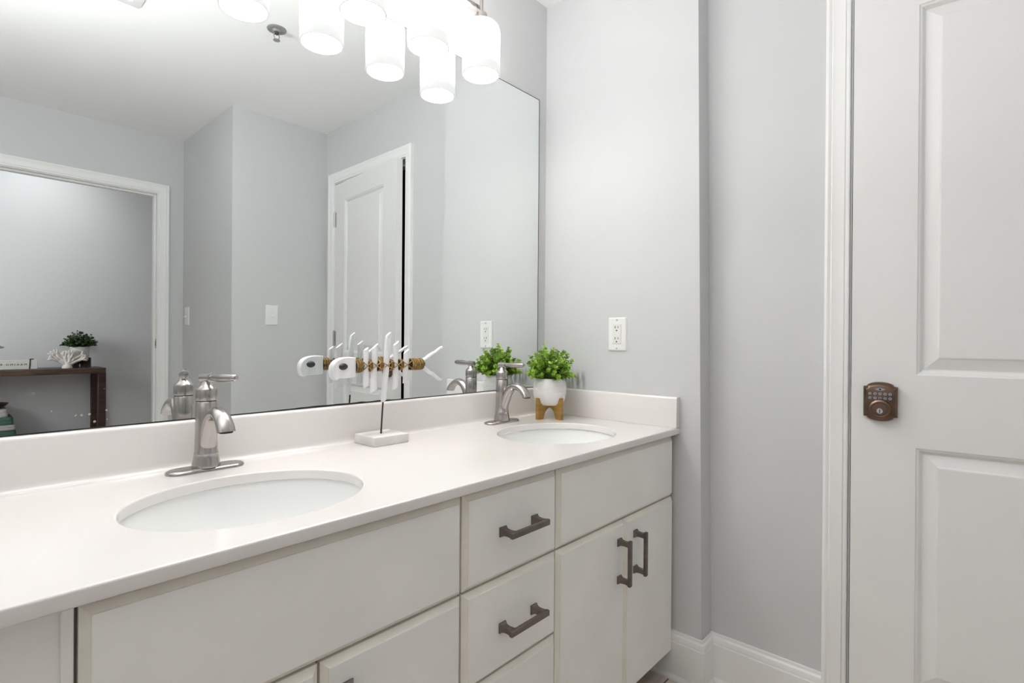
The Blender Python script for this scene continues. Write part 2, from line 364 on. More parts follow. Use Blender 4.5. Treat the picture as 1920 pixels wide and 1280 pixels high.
CASE = [(0, 0), (0, 0.009), (0.003, 0.0105), (0.010, 0.011), (0.012, 0.013), (0.030, 0.0145), (0.040, 0.017), (0.043, 0.0145), (0.046, 0.0165), (0.050, 0.018), (0.057, 0.0165), (0.057, 0)]
def casing(name, a0, a1, zt, fn, label):
    rings = []
    for k in range(4):
        ring = []
        for d, h in CASE:
            a = a0 - d if k < 2 else a1 + d
            z = 0 if k in (0, 3) else zt + d
            ring.append(fn(a, h, z))
        rings.append(ring)
    return struct(MB().loft(rings), name, 'trim', label, 'door casing', ang=18)
casing('trim_1', -1.7000, -0.9838, 2.0067, lambda a, h, z: Vector((SX - h, a, z)), 'white moulded casing around the closed panelled door')
def jamb1():
    mb = MB()
    x0, x1 = SX - 0.001, SX + T
    mb.box(x0, x1, -0.988, -0.978, 0, 2.013); mb.box(x0, x1, -1.709, -1.702, 0, 2.013); mb.box(x0, x1, -1.702, -0.988, 2.003, 2.013)
    mb.box(SX + 0.05, SX + 0.085, -1.0, -0.988, 0, 2.003); mb.box(SX + 0.05, SX + 0.085, -1.702, -1.69, 0, 2.003); mb.box(SX + 0.05, SX + 0.085, -1.69, -1.0, 1.991, 2.003)
    o = struct(mb, 'trim_2', 'trim', 'white door jamb inside the casing of the panelled door', 'door jamb', smooth=False)
    MB().box(SX + 0.004, SX + 0.034, -0.9892, -0.9878, 0.88, 0.945).build('strike_plate', 'steel', o)
jamb1()
casing('trim_3', -1.385, -0.6169, 1.971, lambda a, h, z: Vector((a, -R2 + h, z)), 'white moulded casing around the open doorway in the mirror')
def jamb2():
    mb = MB(); ya, yb = -R2 - T, -R2 + 0.001
    mb.box(-0.6215, -0.611, ya, yb, 0, 1.974); mb.box(-1.395, -1.3805, ya, yb, 0, 1.974); mb.box(-1.3805, -0.6215, ya, yb, 1.9665, 1.974)
    ys, ye = -R2 - 0.065, -R2 - 0.03
    mb.box(-0.632, -0.6215, ys, ye, 0, 1.9665); mb.box(-1.3805, -1.37, ys, ye, 0, 1.9665); mb.box(-1.37, -0.632, ys, ye, 1.956, 1.9665)
    o = struct(mb, 'trim_4', 'trim', 'white jamb and stop of the open doorway in the mirror', 'door jamb', smooth=False)
    sp = MB().box(-0.6227, -0.6212, -R2 - 0.028, -R2 - 0.001, 0.995, 1.055).build('strike_plate', 'steel', o)
    MB().box(-0.6232, -0.6226, -R2 - 0.022, -R2 - 0.009, 1.01, 1.04).build('latch_hole', 'black', sp)
jamb2()
casing('trim_5', -1.385, -0.6169, 1.971, lambda a, h, z: Vector((a, -R2 - T - h, z)), 'white casing on the hall side of the doorway')

# ------------------------------------------------------------------ panelled doors
def door_slab(w, h, th, panels):
    """local x: hinge to latch, y: front, z up. panels: (x0,x1,z0,z1)"""
    mb = MB(); px0, px1 = panels[0][0], panels[0][1]
    xs = [0, px0, px1, w]; zs = [0.0] + sorted([z for p in panels for z in p[2:]]) + [h]
    for side in (0, 1):
        yf = 0.0 if side == 0 else -th; sg = -1 if side == 0 else 1
        for i in range(3):
            for k in range(len(zs) - 1):
                if i == 1 and k % 2 == 1: continue
                mb.add([(xs[i], yf, zs[k]), (xs[i + 1], yf, zs[k]), (xs[i + 1], yf, zs[k + 1]), (xs[i], yf, zs[k + 1])], [(0, 1, 2, 3)])
        for (x0, x1, z0, z1) in panels:
            rings = []
            for ins, dep in ((0, 0), (0.0015, 0.0025), (0.006, 0.004), (0.0125, 0.0135), (0.0150, 0.0135), (0.040, 0.0045), (0.0425, 0.002), (0.045, 0.0015)):
                y = yf + sg * dep
                rings.append([Vector((x0 + ins, y, z0 + ins)), Vector((x1 - ins, y, z0 + ins)), Vector((x1 - ins, y, z1 - ins)), Vector((x0 + ins, y, z1 - ins))])
            mb.loft(rings, False, True)
    b = [(0, 0), (w, 0), (w, -th), (0, -th)]
    for i in (1, 3):
        (xa, ya), (xb, yb) = b[i], b[(i + 1) % 4]
        mb.add([(xa, ya, 0), (xb, yb, 0), (xb, yb, h), (xa, ya, h)], [(0, 1, 2, 3)])
    mb.add([(0, 0, h), (w, 0, h), (w, -th, h), (0, -th, h)], [(0, 1, 2, 3)]); mb.add([(0, 0, 0), (w, 0, 0), (w, -th, 0), (0, -th, 0)], [(0, 1, 2, 3)])
    return mb

def text_mesh(body, size, ext=0.0004, font=None):
    cu = bpy.data.curves.new('t', 'FONT'); cu.body = body; cu.size = size; cu.extrude = ext; cu.align_x = 'CENTER'; cu.align_y = 'CENTER'; cu.resolution_u = 3
    o = bpy.data.objects.new('t', cu); COL.objects.link(o)
    dg = bpy.context.evaluated_depsgraph_get(); me = bpy.data.meshes.new_from_object(o.evaluated_get(dg))
    vs = [v.co.copy() for v in me.vertices]; fs = [tuple(p.vertices) for p in me.polygons]
    bpy.data.objects.remove(o); bpy.data.curves.remove(cu); bpy.data.meshes.remove(me)
    return vs, fs

def door1():
    th = math.radians(4.3); w = 0.703
    d = thing('door_1', 'white two panel door standing slightly ajar, with a bronze keypad lock', 'door', (SX, -1.699, 0.010), math.pi / 2 + th, kind='structure')
    door_slab(w, 1.986, 0.035, [(0.122, 0.569, 0.207, 0.795), (0.122, 0.569, 0.973, 1.877)]).build('door_leaf', 'door', d, smooth=False, weld=True)
    for z in (0.20, 1.055, 1.775):
        h = MB().cyl((-0.001, 0.004, z - 0.044), (-0.001, 0.004, z + 0.044), 0.0062, 14).cyl((-0.001, 0.004, z + 0.044), (-0.001, 0.004, z + 0.050), 0.004, 12)
        h.box(-0.001, 0.018, -0.0005, 0.0012, z - 0.044, z + 0.044).box(-0.018, -0.001, -0.0005, 0.001, z - 0.044, z + 0.044)
        h.build('hinge', 'steel', d)
    # latch face on the door edge
    MB().box(w - 0.0002, w + 0.0012, -0.029, -0.006, 0.872, 0.928).build('latch_plate', 'steel', d)
    # keypad deadbolt
    uc, zc = w - 0.0625, 0.9040
    hw, hh = 0.0355, 0.0375
    def outline(k):
        pts = []
        n = 12
        def arch(sgn):
            out = []
            for i in range(n + 1):
                a = -1 + 2 * i / n
                out.append((a * hw * 0.72, sgn * (hh + 0.0045 + 0.0125 * math.sqrt(max(0, 1 - (a * 0.86) ** 2)) - 0.0055)))
            return out
        top = arch(1); bot = arch(-1)
        pts = [(-hw, -hh), (-hw, hh)] + [(-hw * 0.80, hh + 0.001)] + top + [(hw * 0.80, hh + 0.001)] + [(hw, hh), (hw, -hh), (hw * 0.80, -hh - 0.001)] + bot[::-1] + [(-hw * 0.80, -hh - 0.001)]
        return [(a * k, b * k) for a, b in pts]
    mb = MB(); rings = []
    for k, y in ((1.0, 0.0), (1.0, 0.010), (0.985, 0.0135), (0.93, 0.016), (0.86, 0.0195), (0.80, 0.021)):
        rings.append([Vector((uc + a, y, zc + b)) for a, b in outline(k)])
    mb.loft(rings)
    kp = mb.build('keypad_lock', 'bronze', d, ang=40)
    tag(kp, 'aged bronze deadbolt keypad lock')
    ax = Matrix.Translation((uc, 0.0, zc - 0.0175)) @ Matrix.Rotation(-math.pi / 2, 4, 'X')
    MB().lathe([(0.0245, 0.019), (0.0245, 0.024), (0.023, 0.027), (0.019, 0.029), (0.0165, 0.0285), (0.0155, 0.027)], seg=40, xf=ax).build('deadbolt_collar', 'bronze', kp)
    c2 = MB().lathe([(0.0075, 0.026), (0.0075, 0.0305), (0.0065, 0.032)], seg=24, xf=ax @ Matrix.Translation((0.0, 0.004, 0)))
    c2.build('key_cylinder', 'chrome', kp)
    MB().box(uc - 0.0009, uc + 0.0009, 0.0318, 0.0326, zc - 0.0265, zc - 0.0175).build('keyhole', 'black', kp)
    pr = [(0.0105 * math.cos(t), 0.0036 * math.sin(t) * (1 - 0.35 * abs(math.cos(t)))) for t in [2 * math.pi * i / 24 for i in range(24)]]
    MB().prism(pr, 0.0205, 0.0225, lambda a, b, h: Vector((uc + a, h, zc + 0.0315 + b))).build('logo_button', 'key', kp)
    MB().lathe([(0.0022, 0), (0.0022, 0.0008)], seg=14, xf=Matrix.Translation((uc, 0.0224, zc + 0.0315)) @ Matrix.Rotation(-math.pi / 2, 4, 'X')).build('button_light', 'black', kp)
    digits = '1234567890'
    for i, ch in enumerate(digits):
        cx = uc + (2 - (i % 5)) * 0.0103 * 1.0
        cz = zc + 0.0200 - (i // 5) * 0.0108
        b = MB().lathe([(0.0036, 0), (0.0036, 0.0012), (0.0031, 0.0018)], seg=20, xf=Matrix.Translation((cx, 0.0208, cz)) @ Matrix.Rotation(-math.pi / 2, 4, 'X'))
        b.m = 1; vs, fs = text_mesh(ch, 0.0062, 0.0002)
        b.add([Vector((cx - v.x, 0.0230 + v.z, cz + v.y)) for v in vs], fs)
        b.build('keypad_button', ['key', 'keyink'], kp)
door1()

def door2():
    d = thing('door_2', 'white door standing open into the hall, only its lever showing at the photo edge', 'door', (-1.379, -R2 - T - 0.004, 0.012), -math.pi / 2 + math.radians(4), kind='structure')
    door_slab(0.748, 1.95, 0.035, [(0.122, 0.626, 0.205, 0.79), (0.122, 0.626, 0.97, 1.84)]).build('door_leaf', 'trim', d, smooth=False, weld=True)
    # local x runs to -y, local y to +x; lever on the +x face
    q = Matrix.Translation((0.688, 0.0, 0.985)) @ Matrix.Rotation(-math.pi / 2, 4, 'X')
    lv = MB().lathe([(0.031, 0), (0.031, 0.006), (0.028, 0.011), (0.013, 0.014), (0.011, 0.045), (0.012, 0.062)], seg=28, xf=q).build('door_lever', 'chrome', d)
    MB().tube([(0.688, 0.060, 0.985), (0.660, 0.064, 0.985), (0.60, 0.064, 0.984), (0.575, 0.060, 0.983)], [0.012, 0.010, 0.008, 0.006], 14).build('grip', 'chrome', lv)
door2()

# ------------------------------------------------------------------ mirror
def mirror():
    t = thing('mirror', 'large frameless wall mirror above the double vanity', 'mirror', (0, 0, 0))
    x0, x1, z0, z1 = -1.585, -0.0458, ZS + 0.0005, 1.9668
    MB().box(x0 + 0.0018, x1 - 0.0018, 0.0000, 0.0022, z0 + 0.001, z1 - 0.0018).build('mirror_glass', 'mirror', t, smooth=False)
    mb = MB()
    mb.box(x1 - 0.0018, x1, -0.0006, 0.0038, z0, z1).box(x0, x0 + 0.0018, -0.0006, 0.0038, z0, z1).box(x0, x1, -0.0006, 0.0038, z1 - 0.0018, z1)
    mb.box(x0, x1, 0.0022, 0.0038, z0, z1)
    tag(mb.build('dark_edge', 'black', t, smooth=False), 'thin dark edge of the mirror')
    # tarnish along the foot: an irregular dark rim
    rnd = random.Random(4); mb = MB(); n = 90
    top, bot = [], []
    for i in range(n + 1):
        x = x0 + (x1 - x0) * i / n
        h = 0.0022 + 0.0035 * max(0, math.sin(x * 7 + 1.1)) * (0.35 + 0.65 * rnd.random()) * (1 if -1.2 < x < -0.7 else 0.25)
        top.append(Vector((x, -0.0004, z0 + h))); bot.append(Vector((x, -0.0004, z0)))
    for i in range(n): mb.add([bot[i], bot[i + 1], top[i + 1], top[i], bot[i] + Vector((0, 0.0006, 0)), bot[i + 1] + Vector((0, 0.0006, 0)), top[i + 1] + Vector((0, 0.0006, 0)), top[i] + Vector((0, 0.0006, 0))], [(0, 1, 2, 3), (3, 2, 6, 7), (4, 7, 6, 5)])
    tag(mb.build('tarnished_foot', 'black', t, smooth=False, flip=False), 'black tarnish along the mirror foot')
mirror()

# ------------------------------------------------------------------ vanity
CX0 = -1.66
def front_panel(mb, x0, x1, z0, z1, ins=0.0095):
    """slab front with a sloped, slightly yellowed edge and a fine quirk; front at y=FY"""
    yb, ys, yf = FY + 0.019, FY + 0.0095, FY
    def ring(i, y): return [Vector(v) for v in ((x0 + i, y, z0 + i), (x1 - i, y, z0 + i), (x1 - i, y, z1 - i), (x0 + i, y, z1 - i))]
    mb.m = 1; mb.loft([ring(0, yb), ring(0, ys), ring(ins, yf + 0.0022)], True, False)
    mb.loft([ring(ins, yf + 0.0022), ring(ins + 0.0006, yf + 0.0004)], False, False)
    mb.m = 0; mb.loft([ring(ins + 0.0006, yf + 0.0004), ring(ins + 0.0014, yf)], False, True)
    return mb
def handle(parent, cx, cz, vertical):
    """square footed bar pull; built along x then turned"""
    mb = MB(); L = 0.0500; off = 0.030
    xf = Matrix.Translation((cx, FY, cz)) @ (Matrix.Rotation(math.pi / 2, 4, 'Y') if vertical else Matrix.Identity(4))
    for s in (-1, 1):
        c = s * L
        def sq(h, y, k=1.0): return [xf @ Vector((c + a * h * k, y, b * h)) for a, b in ((-1, -1), (1, -1), (1, 1), (-1, 1))]
        mb.loft([sq(0.0098, 0.0), sq(0.0098, -0.003), sq(0.0082, -0.005), sq(0.0064, -0.009), sq(0.0056, -0.018), sq(0.0062, -off + 0.002), sq(0.0066, -off)])
    mb.rbox(-L - 0.0105, L + 0.0105, -off - 0.0075, -off + 0.001, -0.0062, 0.0062, 0.0012, 1, xf)
    o = mb.build('handle', 'pewter', parent, ang=30); tag(o, 'dark pewter bar handle'); return o

def cabinet_body(t, x0, x1):
    mb = MB(); yb, yf = -0.004, FY + 0.0392; zb, zt = 0.089, ZC - TH - 0.0005
    mb.box(x0, x0 + 0.015, yf, yb, zb, zt).box(x1 - 0.015, x1, yf, yb, zb, zt).box(x0 + 0.015, x1 - 0.015, yf, yb, zb, zb + 0.015).box(x0 + 0.015, x1 - 0.015, yb - 0.006, yb, zb + 0.015, zt)
    mb.box(x0, x1, -0.44, -0.425, 0.0, zb)
    mb.build('carcass', 'cabdark', t, smooth=False)
    fr = MB(); a, b = FY + 0.0192, FY + 0.0392
    fr.box(x0, x0 + 0.03, a, b, zb, zt).box(x1 - 0.03, x1, a, b, zb, zt).box(x0 + 0.03, x1 - 0.03, a, b, zb, zb + 0.03).box(x0 + 0.03, x1 - 0.03, a, b, zt - 0.03, zt).box(x0 + 0.03, x1 - 0.03, a, b, 0.56, 0.595)
    fr.build('face_frame', 'cabdark', t, smooth=False)
G = 0.0023
def vanity():
    zt, z1, z2, zb = 0.7622, 0.5762, 0.3855, 0.087
    a, b, c, dd, e = -1.4775, -0.9062, -0.6130, -0.0165, -0.0165
    t = thing('vanity_cabinet', 'white sink cabinet below the left sink, with a long blank false front', 'cabinet', ((a + b) / 2, 0, 0))
    def root(t): return None
    def P(mb, name, mt, par, **kw):
        o = mb.build(name, mt, par, **kw); return o
    # left sink base (parts are placed in world space through the inverse of the root offset)
    def shift(mb, dx):
        mb.v = [(v[0] - dx, v[1], v[2]) for v in mb.v]; return mb
    def finish(t):
        dx = t.location.x
        for o in [q for q in bpy.data.objects if q.parent == t]:
            stack = [o]
            while stack:
                q = stack.pop(); q.data.transform(Matrix.Translation((-dx, 0, 0))); stack += [r for r in bpy.data.objects if r.parent == q]
    cabinet_body(t, a, b - 0.001)
    front_panel(MB(), a + G, b - G, z1 + G, zt).build('false_front', ['cabinet', 'cabedge'], t, smooth=False, weld=True)
    m = -1.1925
    dl = front_panel(MB(), a + G, m - G, zb, z1 - G).build('door', ['cabinet', 'cabedge'], t, smooth=False, weld=True); handle(dl, m - 0.042, 0.472, True)
    dr = front_panel(MB(), m + G, b - G, zb, z1 - G).build('door', ['cabinet', 'cabedge'], t, smooth=False, weld=True); handle(dr, m + 0.042, 0.472, True)
    mb = MB().box(-1.645, a - 0.0005, FY + 0.0175, FY + 0.036, 0.087, ZC - TH - 0.0005).rbox(a - 0.0125, a - 0.0012, FY + 0.011, FY + 0.0175, 0.089, ZC - TH - 0.001, 0.002, 2)
    mb.box(-1.645, -1.63, FY + 0.036, -0.004, 0.0, ZC - TH - 0.0005)
    tag(mb.build('filler_panel', 'cabinet', t, smooth=False), 'flat greyer filler panel at the left end')
    finish(t)
    t = thing('vanity_cabinet', 'white drawer stack between the two sink cabinets', 'cabinet', ((b + c) / 2, 0, 0))
    cabinet_body(t, b, c)
    for (p, q, hz) in ((z1 + G, zt, 0.6715), (z2 + G, z1 - G, 0.4765), (zb, z2 - G, 0.236)):
        dr = front_panel(MB(), b + G, c - G, p, q).build('drawer', ['cabinet', 'cabedge'], t, smooth=False, weld=True); handle(dr, (b + c) / 2 + 0.010, hz, False)
    finish(t)
    t = thing('vanity_cabinet', 'white two door sink cabinet at the right end, against the grey wall', 'cabinet', ((c + dd) / 2, 0, 0))
    cabinet_body(t, c + 0.001, dd - 0.001)
    front_panel(MB(), c + G, dd, z1 + G, zt).build('false_front', ['cabinet', 'cabedge'], t, smooth=False, weld=True)
    m = -0.3085
    dl = front_panel(MB(), c + G, m - 0.0012, zb, z1 - G).build('door', ['cabinet', 'cabedge'], t, smooth=False, weld=True); handle(dl, m - 0.033, 0.4725, True)
    dr = front_panel(MB(), m + 0.0012, dd + 0.003, zb, z1 - G).build('door', ['cabinet', 'cabedge'], t, smooth=False, weld=True); handle(dr, m + 0.053, 0.4735, True)
    finish(t)
vanity()

SINKS = [(-1.2085, -0.3205, 0.191, 0.160), (-0.3395, -0.3165, 0.187, 0.165)]
def countertop():
    t = thing('countertop', 'pinkish white double vanity top with two oval sink cutouts', 'countertop', (0, 0, ZC))
    bv = 0.0036
    cu = bpy.data.curves.new('c', 'CURVE'); cu.dimensions = '2D'; cu.fill_mode = 'BOTH'; cu.extrude = TH / 2 - bv; cu.bevel_depth = bv; cu.bevel_resolution = 4; cu.offset = -bv
    def poly(pts):
        sp = cu.splines.new('POLY'); sp.points.add(len(pts) - 1); sp.use_cyclic_u = True
        for p, q in zip(sp.points, pts): p.co = (*q, 0, 1)
    poly([(CX0, -D), (-0.0005, -D), (-0.0005, 0.0), (CX0, 0.0)])
    for x, y, a, b in SINKS: poly([(x + a * math.cos(2 * math.pi * i / 96), y + b * math.sin(2 * math.pi * i / 96)) for i in range(96)])
    o = bpy.data.objects.new('c', cu); COL.objects.link(o)
    me = bpy.data.meshes.new_from_object(o.evaluated_get(bpy.context.evaluated_depsgraph_get()))
    bpy.data.objects.remove(o)
    me.materials.clear(); me.materials.append(M['counter'])
    me.polygons.foreach_set('use_smooth', [True] * len(me.polygons)); me.set_sharp_from_angle(angle=math.radians(40))
    me.name = 'slab'; s = bpy.data.objects.new('slab', me); COL.objects.link(s); s.parent = t; s.location = (0, 0, -TH / 2)
    # backsplash with coved foot
    pr = [(0.003, 0.0002), (0.003, ZS - ZC), (-0.0185, ZS - ZC), (-0.021, ZS - ZC - 0.002), (-0.022, ZS - ZC - 0.006), (-0.022, 0.014), (-0.023, 0.008), (-0.026, 0.0035), (-0.031, 0.0008), (-0.036, 0.0002)]
    MB().loft([[Vector((x, y, z)) for y, z in pr] for x in (CX0, -0.0005)]).build('backsplash', 'counter', t, ang=50)
    pr = [(-0.0006, 0.0004), (-0.0006, ZS - ZC), (-0.0205, ZS - ZC), (-0.0228, ZS - ZC - 0.002), (-0.024, ZS - ZC - 0.006), (-0.024, 0.0004)]
    mb = MB().loft([[Vector((x, y, z)) for x, z in pr] for y in (-D + 0.0005, -0.0225)])
    mb.build('side_splash', 'counter', t, ang=50)
countertop()

def sink(x, y, a, b, label):
    t = thing('sink', label, 'sink', (x, y, ZC - TH), group='undermount sinks')
    ao, bo = a + 0.005, b + 0.005
    prof = [(1.06, -0.0006), (1.0, -0.0006), (0.992, -0.006), (0.965, -0.03), (0.90, -0.065), (0.78, -0.098), (0.58, -0.120), (0.34, -0.131), (0.14, -0.135)]
    seg = 72
    def ring(k, z, g=0.0): return [Vector(((ao * k + g) * math.cos(2 * math.pi * i / seg), (bo * k + g) * math.sin(2 * math.pi * i / seg), z)) for i in range(seg)]
    rings = [ring(k, z) for k, z in prof]
    outer = [ring(k, z - 0.008, 0.006) for k, z in reversed(prof[1:])] + [ring(1.06, -0.0086)]
    mb = MB().loft(rings + outer + [rings[0]], False, False)
    mb.build('basin', 'china', t, ang=60)
    dr = MB().lathe([(0.0235, -0.1375), (0.0235, -0.1335), (0.0215, -0.132), (0.017, -0.1335), (0.017, -0.136)], seg=32).build('drain', 'chrome', t)
    MB().lathe([(0.0155, -0.1355), (0.0155, -0.1325), (0.012, -0.1312), (0.0, -0.1308)], seg=28).build('stopper', 'chrome', dr)
sink(*SINKS[0], 'near oval white sink set under the counter, left faucet above it')
sink(*SINKS[1], 'far oval white sink set under the counter, beside the potted green plant')

# ------------------------------------------------------------------ faucets
def faucet(x, y, label, yaw_lever):
    t = thing('faucet', label, 'faucet', (x, y, ZC), group='brushed nickel faucets')
    # deck plate: long rounded stadium
    L, Rr = 0.0480, 0.0250
    st = [(L + Rr * math.cos(a), Rr * math.sin(a)) for a in [-math.pi / 2 + math.pi * i / 14 for i in range(15)]] + [(-L + Rr * math.cos(a), Rr * math.sin(a)) for a in [math.pi / 2 + math.pi * i / 14 for i in range(15)]]
    def ins(k, z): return [Vector((px - math.copysign(k, px) * min(1, abs(px) / L), py * (Rr - k) / Rr, z)) for px, py in st]
    MB().loft([ins(0, 0.0), ins(0, 0.0035), ins(0.0015, 0.0055), ins(0.0055, 0.0075)]).build('deck_plate', 'nickel', t, ang=50)
    body = [(0.0262, 0.0072), (0.0265, 0.010), (0.0255, 0.015), (0.0235, 0.024), (0.0220, 0.032), (0.0222, 0.0335), (0.0222, 0.0365), (0.0212, 0.038), (0.0205, 0.060), (0.0200, 0.100), (0.0198, 0.1395), (0.0190, 0.1405)]
    MB().lathe(body, seg=48).build('body', 'nickel', t, ang=40)
    tag(MB().lathe([(0.0183, 0.1400), (0.0183, 0.1430)], seg=40).build('joint_ring', 'black', t), 'black joint ring')
    # spout: rises from the front of the body and arches over toward the bowl
    cp = [(-0.004, 0.030), (-0.010, 0.050), (-0.0165, 0.075), (-0.026, 0.098), (-0.040, 0.1135), (-0.056, 0.1205), (-0.072, 0.1185), (-0.087, 0.111), (-0.099, 0.106 - 0.006), (-0.107, 0.094)]
    cp = [(-0.006, 0.028), (-0.0095, 0.050), (-0.0155, 0.074), (-0.025, 0.096), (-0.039, 0.1135), (-0.056, 0.1215), (-0.074, 0.1205), (-0.090, 0.1125), (-0.102, 0.1005), (-0.108, 0.0905)]
    wid = [0.0145, 0.0155, 0.0160, 0.0158, 0.0154, 0.0150, 0.0152, 0.0158, 0.0166, 0.0170]
    thk = [0.010, 0.0120, 0.0140, 0.0145, 0.0132, 0.0122, 0.0118, 0.0115, 0.0112, 0.0108]
    rings = []; n = len(cp)
    def interp(arr, u):
        k = min(int(u), n - 2); f = u - k
        def cr(p0, p1, p2, p3): return 0.5 * (2 * p1 + (p2 - p0) * f + (2 * p0 - 5 * p1 + 4 * p2 - p3) * f * f + (3 * p1 - p0 - 3 * p2 + p3) * f ** 3)
        return cr(arr[max(k - 1, 0)], arr[k], arr[k + 1], arr[min(k + 2, n - 1)])
    N = 44; us = [(n - 1) * i / N for i in range(N + 1)]
    ys = [interp([c[0] for c in cp], u) for u in us]; zs = [interp([c[1] for c in cp], u) for u in us]
    for i, u in enumerate(us):
        j0, j1 = max(i - 1, 0), min(i + 1, N); ty, tz = ys[j1] - ys[j0], zs[j1] - zs[j0]; q = math.hypot(ty, tz); ty, tz = ty / q, tz / q
        if i == N: ty, tz = -0.12, -0.99
        w, h = interp(wid, u), interp(thk, u)
        rings.append([Vector((w * math.cos(a), ys[i] + (-tz) * h * math.sin(a) * -1, zs[i] + ty * h * math.sin(a) * -1)) for a in [2 * math.pi * k / 28 for k in range(28)]])
    sp = MB().loft(rings).build('spout', 'nickel', t, ang=50)
    # thin seam where the arch meets the blade of the spout
    a0, a1 = Vector((0, ys[-1], zs[-1])), Vector((0, ys[-1] - 0.0002, zs[-1] - 0.0022))
    tag(MB().lathe([(0.0105, 0.0), (0.0105, -0.0025)], c=(0, ys[-1], zs[-1]), sx=1.15, sy=0.85, seg=24).build('aerator', 'black', sp), 'dark aerator mouth')
    # handle
    cap = [(0.0196, 0.1428), (0.0200, 0.1440), (0.0200, 0.1640), (0.0188, 0.1668), (0.0150, 0.1705), (0.0108, 0.1755), (0.0082, 0.1810), (0.0072, 0.1850)]
    hd = MB().lathe(cap, seg=44).build('handle_cap', 'nickel', t, ang=45)
    ca, sa = math.cos(yaw_lever), math.sin(yaw_lever)
    dv = Vector((sa, -ca, 0.03)).normalized(); o = Vector((0, 0, 0.1885))
    MB().tube([o - dv * 0.0135, o - dv * 0.0128, o + dv * 0.0135, o + dv * 0.0145], [0.0085, 0.0095, 0.0095, 0.0082], 24).build('handle_barrel', 'nickel', hd, ang=50)
    lv = [(0.014, 0.0060), (0.022, 0.0066), (0.035, 0.0084), (0.050, 0.0092), (0.066, 0.0088), (0.080, 0.0076), (0.0865, 0.0066), (0.0885, 0.0048)]
    MB().tube([o + dv * a for a, r in lv], [r for a, r in lv], 22).build('lever', 'nickel', hd, ang=50)
faucet(-1.2035, -0.072, 'brushed nickel faucet behind the near sink on the left', math.radians(17))
faucet(-0.3185, -0.074, 'brushed nickel faucet behind the far sink, next to the potted plant', math.radians(4))

